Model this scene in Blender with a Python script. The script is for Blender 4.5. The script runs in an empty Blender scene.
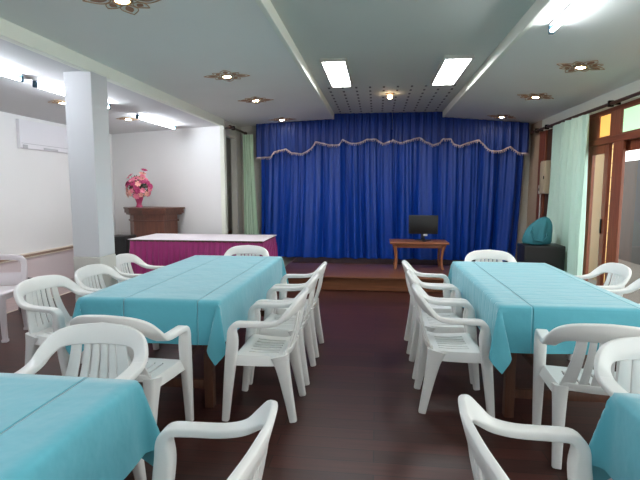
import bpy, bmesh, math, random
from mathutils import Vector, Matrix
random.seed(7)
S = bpy.context.scene
C = S.collection
R = math.radians

# ------------------------------------------------------------------ camera, world, exposure
cam = bpy.data.cameras.new('camera'); camo = bpy.data.objects.new('camera', cam); C.objects.link(camo)
FPX = 470.0
cam.sensor_width = 36.0; cam.sensor_fit = 'HORIZONTAL'; cam.lens = 36.0*FPX/640.0
cam.clip_start = 0.05
th = math.atan(51/FPX); ps = math.atan(57/FPX*math.cos(th))
camo.location = (0, 0, 1.47); camo.rotation_euler = (math.pi/2-th, 0, ps)
S.camera = camo
W = bpy.data.worlds.new('world'); S.world = W; W.use_nodes = True
bg = W.node_tree.nodes['Background']
bg.inputs[0].default_value = (1.0, 0.985, 0.96, 1); bg.inputs[1].default_value = 2.2
S.view_settings.view_transform = 'Standard'; S.view_settings.look = 'None'
S.view_settings.exposure = 1.2; S.view_settings.gamma = 1.0; S.view_settings.use_curve_mapping = False
S.cycles.max_bounces = 8; S.cycles.transparent_max_bounces = 12
S.cycles.sample_clamp_indirect = 6.0
S.cycles.caustics_reflective = False; S.cycles.caustics_refractive = False
TUBE_E, PANEL_E, SPOT_E = 41.0, 15.0, 60.0

# ------------------------------------------------------------------ materials
def srgb(r, g, b):
    f = lambda c: (c/255/12.92 if c/255 <= .04045 else ((c/255+.055)/1.055)**2.4)
    return (f(r), f(g), f(b), 1)
def nn(nt, t, **kw):
    n = nt.nodes.new(t)
    for k, v in kw.items(): setattr(n, k, v)
    return n
def mat(name, col, rough=.5, metal=0, var=.06, scale=6, bump=0, bscale=60, spec=.5, sheen=0, trans=0, coat=0):
    """principled surface with a slight procedural mottling of the colour"""
    m = bpy.data.materials.new(name); m.use_nodes = True; nt = m.node_tree; b = nt.nodes['Principled BSDF']
    tc = nn(nt, 'ShaderNodeTexCoord'); no = nn(nt, 'ShaderNodeTexNoise'); no.inputs['Scale'].default_value = scale; no.inputs['Detail'].default_value = 4
    nt.links.new(tc.outputs['Object'], no.inputs['Vector'])
    mx = nn(nt, 'ShaderNodeMix', data_type='RGBA')
    mx.inputs[6].default_value = [c*(1-var) for c in col[:3]]+[1]; mx.inputs[7].default_value = [min(1, c*(1+var)) for c in col[:3]]+[1]
    nt.links.new(no.outputs['Fac'], mx.inputs[0]); nt.links.new(mx.outputs[2], b.inputs['Base Color'])
    b.inputs['Roughness'].default_value = rough; b.inputs['Metallic'].default_value = metal
    b.inputs['Specular IOR Level'].default_value = spec
    if sheen: b.inputs['Sheen Weight'].default_value = sheen
    if coat: b.inputs['Coat Weight'].default_value = coat; b.inputs['Coat Roughness'].default_value = .15
    if bump:
        n2 = nn(nt, 'ShaderNodeTexNoise'); n2.inputs['Scale'].default_value = bscale; n2.inputs['Detail'].default_value = 3
        nt.links.new(tc.outputs['Object'], n2.inputs['Vector'])
        bp = nn(nt, 'ShaderNodeBump'); bp.inputs['Strength'].default_value = bump; bp.inputs['Distance'].default_value = .01
        nt.links.new(n2.outputs['Fac'], bp.inputs['Height']); nt.links.new(bp.outputs[0], b.inputs['Normal'])
    if trans:
        out = nt.nodes['Material Output']; tr = nn(nt, 'ShaderNodeBsdfTranslucent'); tr.inputs[0].default_value = col
        ms = nn(nt, 'ShaderNodeMixShader'); ms.inputs[0].default_value = trans
        nt.links.new(b.outputs[0], ms.inputs[1]); nt.links.new(tr.outputs[0], ms.inputs[2]); nt.links.new(ms.outputs[0], out.inputs[0])
    return m
def emit(name, col, e):
    m = bpy.data.materials.new(name); m.use_nodes = True; b = m.node_tree.nodes['Principled BSDF']
    b.inputs['Base Color'].default_value = col; b.inputs['Emission Color'].default_value = col; b.inputs['Emission Strength'].default_value = e
    return m
def brick_mat(name, c1, c2, mortar, bw, rh, ms=.01, rough=.6, rot=(0, 0, 0), bump=.3, spec=.5, offset=.5, grain=0):
    m = bpy.data.materials.new(name); m.use_nodes = True; nt = m.node_tree; b = nt.nodes['Principled BSDF']
    tc = nn(nt, 'ShaderNodeTexCoord'); mp = nn(nt, 'ShaderNodeMapping'); mp.inputs['Rotation'].default_value = rot
    nt.links.new(tc.outputs['Object'], mp.inputs[0])
    br = nn(nt, 'ShaderNodeTexBrick'); br.offset = offset
    for k, v in (('Color1', c1), ('Color2', c2), ('Mortar', mortar), ('Scale', 1), ('Mortar Size', ms), ('Brick Width', bw), ('Row Height', rh), ('Bias', 0)):
        br.inputs[k].default_value = v
    nt.links.new(mp.outputs[0], br.inputs[0])
    colo = br.outputs[0]
    if grain:
        no = nn(nt, 'ShaderNodeTexNoise'); no.inputs['Scale'].default_value = 3; no.inputs['Detail'].default_value = 6
        mp2 = nn(nt, 'ShaderNodeMapping'); mp2.inputs['Scale'].default_value = (1.2, 14, 1)
        nt.links.new(tc.outputs['Object'], mp2.inputs[0]); nt.links.new(mp2.outputs[0], no.inputs['Vector'])
        mx = nn(nt, 'ShaderNodeMix', data_type='RGBA', blend_type='OVERLAY'); mx.inputs[0].default_value = grain
        nt.links.new(colo, mx.inputs[6]); nt.links.new(no.outputs['Fac'], mx.inputs[7]); colo = mx.outputs[2]
    nt.links.new(colo, b.inputs['Base Color']); b.inputs['Roughness'].default_value = rough; b.inputs['Specular IOR Level'].default_value = spec
    bp = nn(nt, 'ShaderNodeBump'); bp.inputs['Strength'].default_value = bump; bp.inputs['Distance'].default_value = .002; bp.invert = True
    nt.links.new(br.outputs['Fac'], bp.inputs['Height']); nt.links.new(bp.outputs[0], b.inputs['Normal'])
    return m
def wood(name, c1, c2, rough=.45, scale=(2, 30, 30), spec=.5):
    m = bpy.data.materials.new(name); m.use_nodes = True; nt = m.node_tree; b = nt.nodes['Principled BSDF']
    tc = nn(nt, 'ShaderNodeTexCoord'); mp = nn(nt, 'ShaderNodeMapping'); mp.inputs['Scale'].default_value = scale
    no = nn(nt, 'ShaderNodeTexNoise'); no.inputs['Scale'].default_value = 1.5; no.inputs['Detail'].default_value = 6; no.inputs['Distortion'].default_value = .6
    nt.links.new(tc.outputs['Object'], mp.inputs[0]); nt.links.new(mp.outputs[0], no.inputs['Vector'])
    cr = nn(nt, 'ShaderNodeValToRGB'); cr.color_ramp.elements[0].position = .3; cr.color_ramp.elements[1].position = .7
    cr.color_ramp.elements[0].color = c1; cr.color_ramp.elements[1].color = c2
    nt.links.new(no.outputs['Fac'], cr.inputs[0]); nt.links.new(cr.outputs[0], b.inputs['Base Color'])
    b.inputs['Roughness'].default_value = rough; b.inputs['Specular IOR Level'].default_value = spec
    return m
def cloth_mat(name, col, xper, yper, xs, ys):
    """tablecloth with pressed fold lines: soft bump creases at regular spacing along x and y"""
    m = mat(name, col, .62, var=.05, scale=5, sheen=.5, spec=.5); nt = m.node_tree; b = nt.nodes['Principled BSDF']
    tc = nn(nt, 'ShaderNodeTexCoord'); sx = nn(nt, 'ShaderNodeSeparateXYZ'); nt.links.new(tc.outputs['Object'], sx.inputs[0])
    def line(sock, per, off, amp, wd):
        a = nn(nt, 'ShaderNodeMath', operation='ADD'); a.inputs[1].default_value = off; nt.links.new(sock, a.inputs[0])
        p = nn(nt, 'ShaderNodeMath', operation='PINGPONG'); p.inputs[1].default_value = per/2; nt.links.new(a.outputs[0], p.inputs[0])
        d = nn(nt, 'ShaderNodeMapRange'); d.inputs[1].default_value = 0; d.inputs[2].default_value = wd; d.inputs[3].default_value = -amp; d.inputs[4].default_value = 0
        d.interpolation_type = 'SMOOTHSTEP'; nt.links.new(p.outputs[0], d.inputs[0]); return d.outputs[0]
    l1 = line(sx.outputs[0], xper, xs, 1.0, .008); l2 = line(sx.outputs[1], yper, ys, .45, .010)
    no = nn(nt, 'ShaderNodeTexNoise'); no.inputs['Scale'].default_value = 7; no.inputs['Detail'].default_value = 3; nt.links.new(tc.outputs['Object'], no.inputs['Vector'])
    a1 = nn(nt, 'ShaderNodeMath', operation='ADD'); nt.links.new(l1, a1.inputs[0]); nt.links.new(l2, a1.inputs[1])
    a2 = nn(nt, 'ShaderNodeMath', operation='MULTIPLY_ADD'); a2.inputs[1].default_value = .8; nt.links.new(no.outputs['Fac'], a2.inputs[0]); nt.links.new(a1.outputs[0], a2.inputs[2])
    bp = nn(nt, 'ShaderNodeBump'); bp.inputs['Strength'].default_value = 1.0; bp.inputs['Distance'].default_value = .009
    nt.links.new(a2.outputs[0], bp.inputs['Height']); nt.links.new(bp.outputs[0], b.inputs['Normal'])
    return m
def glass_mat(name, tint, gloss=.12):
    m = bpy.data.materials.new(name); m.use_nodes = True; nt = m.node_tree; nt.nodes.remove(nt.nodes['Principled BSDF'])
    out = nt.nodes['Material Output']; t = nn(nt, 'ShaderNodeBsdfTransparent'); t.inputs[0].default_value = tint
    g = nn(nt, 'ShaderNodeBsdfGlossy'); g.inputs['Roughness'].default_value = .03
    fr = nn(nt, 'ShaderNodeFresnel'); fr.inputs[0].default_value = 1.5
    ad = nn(nt, 'ShaderNodeMath', operation='ADD'); ad.inputs[1].default_value = gloss; nt.links.new(fr.outputs[0], ad.inputs[0])
    ge = nn(nt, 'ShaderNodeNewGeometry'); iv = nn(nt, 'ShaderNodeMath', operation='SUBTRACT'); iv.inputs[0].default_value = 1; nt.links.new(ge.outputs['Backfacing'], iv.inputs[1])
    mu = nn(nt, 'ShaderNodeMath', operation='MULTIPLY'); nt.links.new(ad.outputs[0], mu.inputs[0]); nt.links.new(iv.outputs[0], mu.inputs[1]); ad = mu
    ms = nn(nt, 'ShaderNodeMixShader'); nt.links.new(ad.outputs[0], ms.inputs[0]); nt.links.new(t.outputs[0], ms.inputs[1]); nt.links.new(g.outputs[0], ms.inputs[2])
    nt.links.new(ms.outputs[0], out.inputs[0]); return m

M = {}
M['white_wall'] = mat('white_wall_paint', srgb(238, 237, 236), .7, var=.02, scale=2)
M['alcove_low'] = brick_mat('pink_white_wall_tile', srgb(222, 208, 210), srgb(226, 213, 214), srgb(206, 192, 194), 1.2, .26, .006, .45, rot=(R(90), 0, R(90)))
M['ceiling'] = mat('ceiling_paint', srgb(238, 239, 233), .75, var=.04, scale=1.3)
M['ceiling_mid'] = mat('ceiling_middle_paint', srgb(206, 210, 202), .75, var=.04, scale=1.3)
M['alcove_ceiling'] = mat('alcove_ceiling_paint', srgb(214, 214, 214), .75, var=.03, scale=1.3)
M['fascia'] = mat('cream_fascia_paint', srgb(238, 240, 228), .6, var=.02)
M['column'] = mat('column_paint', srgb(206, 206, 209), .6, var=.02)
M['dado'] = mat('grey_beige_dado', srgb(198, 195, 188), .6, var=.05)
M['floor'] = brick_mat('dark_floorboards', srgb(70, 35, 28), srgb(50, 27, 22), srgb(32, 18, 15), 1.5, .115, .003, .40, bump=.15, spec=.32, offset=.37, grain=.5)
M['pale_tile'] = brick_mat('mauve_floor_tile', srgb(176, 156, 152), srgb(170, 150, 148), srgb(150, 130, 128), .3, .3, .006, .3, offset=0)
M['beige'] = mat('beige_wall_paint', srgb(196, 172, 150), .7, var=.04)
M['dark_wall'] = mat('dim_corridor_paint', srgb(206, 204, 196), .8)
M['brick'] = brick_mat('red_brown_brick', srgb(128, 70, 48), srgb(104, 56, 40), srgb(80, 52, 42), .22, .075, .01, .7, rot=(R(90), 0, R(90)))
M['ybrick'] = brick_mat('yellow_brick', srgb(214, 182, 118), srgb(200, 166, 104), srgb(160, 130, 88), .22, .09, .012, .7, rot=(R(90), 0, R(90)))
M['frame_wood'] = wood('reddish_frame_wood', srgb(116, 58, 38), srgb(148, 82, 54), .4, (30, 30, 2))
M['frame_wood_h'] = wood('reddish_rail_wood', srgb(110, 54, 36), srgb(140, 76, 50), .4, (30, 2, 30))
M['dark_wood'] = wood('dark_rod_wood', srgb(54, 30, 22), srgb(78, 44, 30), .4, (30, 2, 30))
M['stage_wood'] = wood('stage_boards', srgb(96, 58, 38), srgb(124, 78, 52), .30, (1.5, 16, 30))
M['deck_shade'] = mat('dark_brown_deck_shade', srgb(52, 32, 26), .9, var=.15, scale=40)  # dark colour standing for the shade on the deck at the curtain foot
M['podium'] = wood('lectern_wood', srgb(88, 52, 40), srgb(116, 70, 54), .4, (20, 20, 2))
M['podium_top'] = wood('lectern_top_wood', srgb(74, 40, 30), srgb(100, 58, 42), .4, (3, 20, 20))
M['table_wood'] = wood('table_leg_wood', srgb(74, 46, 34), srgb(98, 62, 46), .5, (20, 20, 2))
M['coffee_wood'] = wood('coffee_table_wood', srgb(126, 74, 46), srgb(156, 96, 62), .4, (3, 20, 20))
M['plastic'] = mat('white_moulded_plastic', srgb(236, 236, 234), .30, var=.02, scale=4, spec=.5)
M['old_plastic'] = mat('off_white_plastic', srgb(216, 208, 210), .4, var=.03, scale=4)
M['blue'] = mat('royal_blue_satin', srgb(8, 64, 164), .40, var=.15, scale=3)
M['blue_valance'] = mat('royal_blue_valance_satin', srgb(8, 50, 134), .45, var=.12, scale=3)
M['silver'] = mat('silver_pink_fringe', srgb(206, 190, 200), .5, var=.2, scale=60)
M['mint'] = mat('mint_green_voile', srgb(216, 244, 232), .7, var=.05, scale=3, trans=.22, sheen=.2)
M['mint_dull'] = mat('pale_green_drape', srgb(206, 232, 208), .75, var=.05, trans=.2)
M['magenta'] = mat('magenta_satin', srgb(150, 24, 104), .5, var=.1, scale=6, sheen=.3)
M['white_cloth'] = mat('white_tablecloth_fabric', srgb(240, 232, 238), .75, var=.02)
M['teal_bag'] = mat('teal_fabric', srgb(44, 116, 128), .7, var=.12, bump=.2)
M['black'] = mat('black_plastic', srgb(26, 26, 28), .4, var=.1)
M['grille'] = brick_mat('speaker_grille', srgb(34, 34, 36), srgb(30, 30, 32), srgb(10, 10, 10), .02, .02, .006, .6, rot=(R(90), 0, 0))
M['screen'] = mat('black_screen_glass', srgb(10, 11, 13), .45, var=.1)
M['metal'] = mat('dark_bracket_metal', srgb(40, 34, 30), .4, .6)
M['chrome'] = mat('downlight_ring_metal', srgb(180, 150, 110), .3, .8)
M['brown_paint'] = mat('brown_gold_ornament', srgb(190, 158, 126), .6, var=.25, scale=20)
M['brown_dark'] = mat('dark_brown_ornament', srgb(172, 128, 100), .6, var=.3, scale=20)
M['tube'] = emit('fluorescent_tube_light', (.86, .92, 1, 1), TUBE_E)
M['hall_tube'] = emit('hall_tube_light', (.90, .95, 1, 1), TUBE_E*.6)
M['panel'] = emit('panel_light', (.95, .98, 1, 1), PANEL_E)
M['bulb'] = emit('warm_spot_bulb', (1, .80, .52, 1), SPOT_E)
M['small_bulb'] = emit('small_warm_bulb', (1, .72, .42, 1), 14)
M['cap'] = mat('tube_end_holder', srgb(34, 70, 88), .4)
M['batten'] = mat('lamp_batten', srgb(210, 212, 216), .5)
M['grey_panel'] = mat('panel_housing', srgb(190, 188, 182), .5)
M['ac'] = mat('air_conditioner_plastic', srgb(236, 234, 238), .4, var=.01)
M['ac_grey'] = mat('air_conditioner_mark', srgb(186, 184, 188), .5)
M['trim_brown'] = mat('ledge_brown', srgb(150, 126, 108), .6)
M['trim_cream'] = mat('ledge_cream', srgb(224, 212, 198), .6)
M['amber'] = emit('amber_lit_glass', srgb(244, 184, 96), .42)
M['lime'] = emit('green_lit_glass', srgb(190, 238, 190), .40)
M['glass'] = glass_mat('door_glass', (.86, .90, .90, 1), .0)
M['hole'] = mat('ceiling_perforation', srgb(84, 86, 86), .9)
M['leaf'] = mat('leaf_green', srgb(52, 78, 44), .6, var=.3, scale=30)
M['pink'] = mat('pink_petal', srgb(236, 138, 160), .6, var=.15, scale=30)
M['peach'] = mat('peach_petal', srgb(242, 178, 164), .6, var=.15, scale=30)
M['deep'] = mat('magenta_petal', srgb(176, 56, 104), .6, var=.15, scale=30)
M['vase'] = mat('rose_pink_glaze', srgb(176, 62, 104), .3, var=.1)
M['outdoor'] = mat('outdoor_paving', srgb(100, 92, 86), .8, var=.1)
M['outdoor_dark'] = mat('dim_outdoor_wall', srgb(50, 46, 44), .8, var=.15)
M['beige_box'] = mat('beige_metal_box', srgb(206, 190, 160), .5)
M['white_plastic'] = mat('white_conduit_plastic', srgb(220, 214, 208), .5)

# ------------------------------------------------------------------ helpers
def obj(name, bm, m, parent=None, smooth=True, loc=None, angle=35, recalc=True):
    me = bpy.data.meshes.new(name)
    if recalc: bmesh.ops.recalc_face_normals(bm, faces=bm.faces)
    bm.to_mesh(me); bm.free()
    for x in (m if isinstance(m, (list, tuple)) else [m]): me.materials.append(x)
    if smooth:
        me.polygons.foreach_set('use_smooth', [True]*len(me.polygons)); me.set_sharp_from_angle(angle=R(angle))
    o = bpy.data.objects.new(name, me); C.objects.link(o)
    if parent: o.parent = parent
    if loc: o.location = loc
    return o
def tag(o, label, cat, group=None):
    o['label'] = label; o['category'] = cat
    if group: o['group'] = group
    return o
def thing(name, label, cat, loc=(0, 0, 0), rz=0, group=None):
    o = bpy.data.objects.new(name, None); C.objects.link(o); o.location = loc; o.rotation_euler = (0, 0, R(rz)); o.empty_display_size = .1
    return tag(o, label, cat, group)
def struct(name, bm, m, parent=None, smooth=False):
    o = obj(name, bm, m, parent, smooth)
    if not parent: o['kind'] = 'structure'
    return o
def dup(root, loc, rz, label, group=None):
    r = root.copy(); C.objects.link(r); r.location = loc; r.rotation_euler = (0, 0, R(rz)); r['label'] = label
    if group: r['group'] = group
    for ch in root.children:
        c = ch.copy(); C.objects.link(c); c.parent = r
        for g in ch.children:
            d = g.copy(); C.objects.link(d); d.parent = c
    return r
def NB(): return bmesh.new()
def box(bm, x0, x1, y0, y1, z0, z1, bev=0, mi=0, seg=2):
    mtx = Matrix.Translation(((x0+x1)/2, (y0+y1)/2, (z0+z1)/2)) @ Matrix.Diagonal((abs(x1-x0), abs(y1-y0), abs(z1-z0), 1))
    old = set(bm.faces)
    vs = bmesh.ops.create_cube(bm, size=1, matrix=mtx)['verts']
    if bev:
        es = list({e for v in vs for e in v.link_edges})
        bmesh.ops.bevel(bm, geom=es, offset=bev, segments=seg, affect='EDGES', profile=.5)
    for f in bm.faces:
        if f not in old: f.material_index = mi
    return bm
def poly(bm, pts, mi=0):
    f = bm.faces.new([bm.verts.new(p) for p in pts]); f.material_index = mi; return f
def prism(bm, pts, z0, z1, mi=0):
    a = [bm.verts.new((x, y, z0)) for x, y in pts]; b = [bm.verts.new((x, y, z1)) for x, y in pts]; n = len(pts)
    fs = [bm.faces.new(a[::-1]), bm.faces.new(b)]+[bm.faces.new((a[i], a[(i+1) % n], b[(i+1) % n], b[i])) for i in range(n)]
    for f in fs: f.material_index = mi
    return bm
def catmull(P, n):
    out = []; k = len(P[0])
    for i in range(len(P)-1):
        p0, p1, p2, p3 = P[max(i-1, 0)], P[i], P[i+1], P[min(i+2, len(P)-1)]
        for j in range(n):
            t = j/n
            out.append([.5*(2*p1[q]+(p2[q]-p0[q])*t+(2*p0[q]-5*p1[q]+4*p2[q]-p3[q])*t*t+(3*p1[q]-p0[q]-3*p2[q]+p3[q])*t**3) for q in range(k)])
    out.append(list(P[-1])); return out
def loft(bm, rings, cap=True, mi=0):
    vr = [[bm.verts.new(p) for p in r] for r in rings]; n = len(vr[0])
    for a, b in zip(vr, vr[1:]):
        for i in range(n):
            f = bm.faces.new((a[i], a[(i+1) % n], b[(i+1) % n], b[i])); f.material_index = mi
    if cap:
        bm.faces.new(vr[0][::-1]).material_index = mi; bm.faces.new(vr[-1]).material_index = mi
    return bm
def tube(bm, pts, r, n=8, mi=0):
    pts = [Vector(p) for p in pts]; rings = []
    up = Vector((0, 0, 1))
    for i, p in enumerate(pts):
        t = (pts[min(i+1, len(pts)-1)]-pts[max(i-1, 0)]).normalized()
        a = t.cross(up); a = a if a.length > .05 else t.cross(Vector((1, 0, 0))); a.normalize(); b = t.cross(a)
        rr = r[i] if isinstance(r, (list, tuple)) else r
        rings.append([p+a*rr*math.cos(2*math.pi*k/n)+b*rr*math.sin(2*math.pi*k/n) for k in range(n)])
    return loft(bm, rings, mi=mi)
def lathe(bm, prof, n=20, c=(0, 0), mi=0):
    return loft(bm, [[(c[0]+r*math.cos(2*math.pi*k/n), c[1]+r*math.sin(2*math.pi*k/n), z) for k in range(n)] for r, z in prof], mi=mi)
def ribbon_rings(path):
    """path rows: x,y,z, nx,ny,nz, width, thickness -> rounded flat cross-section rings"""
    rings = []
    for i, p in enumerate(path):
        c = Vector(p[:3]); a = Vector(path[max(i-1, 0)][:3]); b = Vector(path[min(i+1, len(path)-1)][:3])
        t = (b-a).normalized(); nrm = Vector(p[3:6]); nrm = (nrm-t*nrm.dot(t)).normalized(); w = t.cross(nrm)
        hw, hh = p[6]/2, p[7]/2; e = min(hw, hh)*.5
        prof = [(-hw, -hh+e), (-hw+e*.3, -hh+e*.3), (-hw+e, -hh), (hw-e, -hh), (hw-e*.3, -hh+e*.3), (hw, -hh+e), (hw, hh-e), (hw-e*.3, hh-e*.3), (hw-e, hh), (-hw+e, hh), (-hw+e*.3, hh-e*.3), (-hw, hh-e)]
        rings.append([c+w*u+nrm*v for u, v in prof])
    return rings
def grid(bm, pts, mi=0, keep=lambda i, j: True):
    """pts[i][j] -> quads"""
    v = [[bm.verts.new(p) for p in r] for r in pts]
    for i in range(len(v)-1):
        for j in range(len(v[0])-1):
            if keep(i, j): bm.faces.new((v[i][j], v[i+1][j], v[i+1][j+1], v[i][j+1])).material_index = mi
    for x in [q for r in v for q in r if not q.link_faces]: bm.verts.remove(x)
    return bm
def thicken(bm, t):
    bmesh.ops.recalc_face_normals(bm, faces=bm.faces); bmesh.ops.solidify(bm, geom=bm.faces[:], thickness=t); return bm

# ------------------------------------------------------------------ the room
XR, XA, XL = 2.62, -2.51, -5.0          # right wall, main/alcove line, alcove side wall
XI0, XI1 = -.77, 1.10                   # raised middle strip of the ceiling
ZI, ZL, ZR, ZC, ZA = 2.69, 2.605, 2.56, 2.78, 2.50
Y0, YB = -2.6, 8.62
def ceil_z(x): return ZI+(ZL-ZI)*(XI0-x)/(XI0-XA) if x < XI0 else (ZI+(ZR-ZI)*(x-XI1)/(XR-XI1) if x > XI1 else ZC)

b = NB(); poly(b, [(XL-.2, Y0, 0), (XR+.2, Y0, 0), (XR+.2, YB+.2, 0), (XL-.2, YB+.2, 0)]); box(b, XL-.2, XR+.2, Y0, YB+.2, -.12, -.001); struct('floor', b, M['floor'])
b = NB(); box(b, XL, -4.36, Y0, 8.5, .0005, .006, 0); box(b, -4.36, -4.335, Y0, 8.3, .0005, .009, 0, 1); struct('trim_1', b, [M['pale_tile'], M['trim_cream']])
# ceiling: two slightly sloping sides, the raised strip, fascias
b = NB()
prismY = lambda prof, y0, y1, mi=0: loft(b, [[(x, y0, z) for x, z in prof], [(x, y1, z) for x, z in prof]], mi=mi)
prismY([(XA-.06, ZL), (XI0, ZI), (XI0, ZI+.2), (XA-.06, ZL+.28)], Y0, YB)
prismY([(XI1, ZI), (XR+.15, ZR), (XR+.15, ZR+.3), (XI1, ZI+.2)], Y0, YB)
prismY([(XI0-.05, ZC), (XI1+.05, ZC), (XI1+.05, ZC+.1), (XI0-.05, ZC+.1)], Y0, YB, 2)
# perforated strip: small dark slots let into the raised part
for i in range(10):
    x = XI0+.13+i*.178
    for j in range(9):
        y = 6.3+j*.235
        if abs(x-.16) < .1 and abs(y-6.73) < .1: continue
        box(b, x-.014, x+.014, y-.045, y+.045, ZC-.001, ZC+.01, 0, 1)
struct('ceiling', b, [M['ceiling'], M['hole'], M['ceiling_mid']])
b = NB(); box(b, XI0-.03, XI0+.012, Y0, YB, ZI-.012, ZC+.01, .006); box(b, XI1-.012, XI1+.03, Y0, YB, ZI-.012, ZC+.01, .006); struct('trim_2', b, M['fascia'])
b = NB(); box(b, XA-.07, XA, Y0, 7.66, ZA-.005, ZL+.1, .004); struct('trim_3', b, M['fascia'])
b = NB(); box(b, XL-.2, XA-.05, Y0, YB, ZA, ZA+.12); struct('ceiling_alcove', b, M['alcove_ceiling'])
# walls
b = NB(); box(b, XL-.2, XL, Y0, YB, .52, ZA); struct('wall_left', b, M['white_wall'])
b = NB(); box(b, XL-.2, XL+.02, Y0, YB, 0, .5); struct('wall_left_lower', b, M['alcove_low'])
b = NB(); box(b, XL-.02, XL+.045, Y0, 8.4, .5, .535, .004); box(b, XL-.02, XL+.05, Y0, 8.4, .535, .552, .003, 1); box(b, XL-.02, XL+.05, Y0, 8.4, .483, .5, .003, 1); struct('trim_4', b, [M['trim_brown'], M['trim_cream']])
b = NB(); prism(b, [(XL-.1, 8.56), (XA-.03, 7.60), (XA, 7.60), (XA, 7.68), (XL-.1, 8.7)], 0, ZA); struct('wall_back_alcove', b, M['white_wall'])
b = NB(); box(b, XA-.06, XA+.012, 7.585, 7.69, 0, ZA, .004); struct('trim_5', b, M['fascia'])
b = NB(); box(b, XL, XR+.2, Y0-.12, Y0, 0, 2.9); struct('wall_front', b, M['white_wall'])
b = NB(); box(b, XL, XR+.2, YB, YB+.12, 0, 2.9); struct('wall_back', b, M['dark_wall'])
b = NB(); box(b, XA-.1, XA, 8.3, YB, 0, ZL); box(b, XA-.1, XA, 7.69, 8.3, 2.36, ZL); struct('wall_side_doorway', b, M['dark_wall'])
b = NB(); box(b, -2.77, XA, 3.99, 4.245, .85, ZA+.02, .006); box(b, -2.775, XA+.005, 3.985, 4.25, 0, .85, .01, 1); struct('column', b, [M['column'], M['dado']])
# right wall: beige end, post, brick behind the curtain, joinery, header above
b = NB(); box(b, XR, XR+.15, 8.08, YB, 0, ZR+.05); struct('wall_right', b, M['beige'])
b = NB(); box(b, XR-.03, XR+.15, 7.80, 8.08, 0, 2.38, .01); struct('trim_6', b, M['frame_wood'])
b = NB(); box(b, XR, XR+.04, 6.34, 7.80, 0, 2.38); struct('wall_right_brick', b, M['brick'])
b = NB(); box(b, XR, XR+.15, Y0, 8.08, 2.38, ZR+.05); struct('wall_right_header', b, M['fascia'])
b = NB(); box(b, XR-.025, XR+.12, Y0, 6.34, 1.985, 2.06, .008); box(b, XR-.015, XR+.12, Y0, 6.34, 2.335, 2.38, .006); struct('trim_7', b, M['frame_wood_h'])
b = NB(); box(b, XR-.02, XR+.13, Y0, 6.34, 0, .05, .006); struct('trim_8', b, M['frame_wood_h'])
b = NB()
for y0, y1 in ((6.06, 6.32), (5.53, 5.76), (4.55, 4.75), (3.6, 3.8), (2.65, 2.85), (1.7, 1.9), (.75, .95)): box(b, XR-.015, XR+.12, y0, y1, 2.06, 2.335, .004)
struct('trim_9', b, M['frame_wood'])
pns = [(5.76, 6.06, 'amber'), (4.75, 5.53, 'lime'), (3.8, 4.55, 'amber'), (2.85, 3.6, 'lime'), (1.9, 2.65, 'amber'), (.95, 1.7, 'lime')]
for i, (y0, y1, k) in enumerate(pns):
    b = NB(); f = .016
    box(b, XR-.012, XR+.03, y0, y0+f, 2.06, 2.335, .003); box(b, XR-.012, XR+.03, y1-f, y1, 2.06, 2.335, .003); box(b, XR-.012, XR+.03, y0+f, y1-f, 2.06, 2.06+f, .003); box(b, XR-.012, XR+.03, y0+f, y1-f, 2.335-f, 2.335, .003)
    wf = struct('window_%d' % (i+1), b, M['frame_wood_h'])
    b = NB(); box(b, XR, XR+.006, y0+f, y1-f, 2.06+f, 2.335-f); obj('pane', b, M[k], wf, False)
def door(n, y0, y1, x, sw=.095):
    b = NB(); box(b, x-.02, x+.02, y0, y0+sw, .05, 1.985, .004); box(b, x-.02, x+.02, y1-sw, y1, .05, 1.985, .004)
    box(b, x-.02, x+.02, y0+sw, y1-sw, .05, .22, .004); box(b, x-.02, x+.02, y0+sw, y1-sw, 1.88, 1.985, .004)
    d = struct('door_%d' % n, b, M['frame_wood'])
    b = NB(); box(b, x-.004, x+.004, y0+sw-.01, y1-sw+.01, .21, 1.89); obj('pane', b, M['glass'], d, False)
    b = NB(); box(b, x-.034, x-.02, y0+.05, y0+.08, .95, 1.12, .004); obj('door_handle', b, M['metal'], d)
door(1, 5.80, 6.30, XR+.02); door(2, 4.93, 5.78, XR+.065); door(3, 4.05, 4.95, XR+.03); door(4, 3.2, 4.1, XR+.085); door(5, 2.35, 3.25, XR+.03); door(6, 1.5, 2.4, XR+.085); door(7, .65, 1.55, XR+.03)
b = NB(); box(b, XR-.02, XR+.012, 5.44, 5.655, .05, 1.985, .004); struct('trim_10', b, M['frame_wood'])
# outside the glass
b = NB(); box(b, XR+.2, 7.5, Y0, 12, -.15, -.03); o = struct('ground_outside', b, M['outdoor'])
b = NB(); box(b, 5.2, 5.4, 6.5, 13, -.03, 2.05); o = struct('wall_outside', b, M['outdoor_dark'])
b = NB(); box(b, 3.6, 3.8, 7.95, 8.75, -.03, 2.9); o = struct('column_outside', b, M['ybrick'])
# stage
b = NB(); box(b, -1.45, XR-.004, 6.70, YB-.004, .012, .19); box(b, -1.47, XR-.004, 6.66, YB-.004, .19, .215, .008); o = obj('stage', b, M['stage_wood'], angle=30)
tag(o, 'low dark wooden stage platform below the blue curtain', 'stage')
b = NB(); box(b, -1.44, XR-.01, 7.87, YB-.01, .2151, .221, .002); obj('deck_shade_strip', b, M['deck_shade'], o)  # shade band below the curtain, built as a flush dark strip

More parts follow.
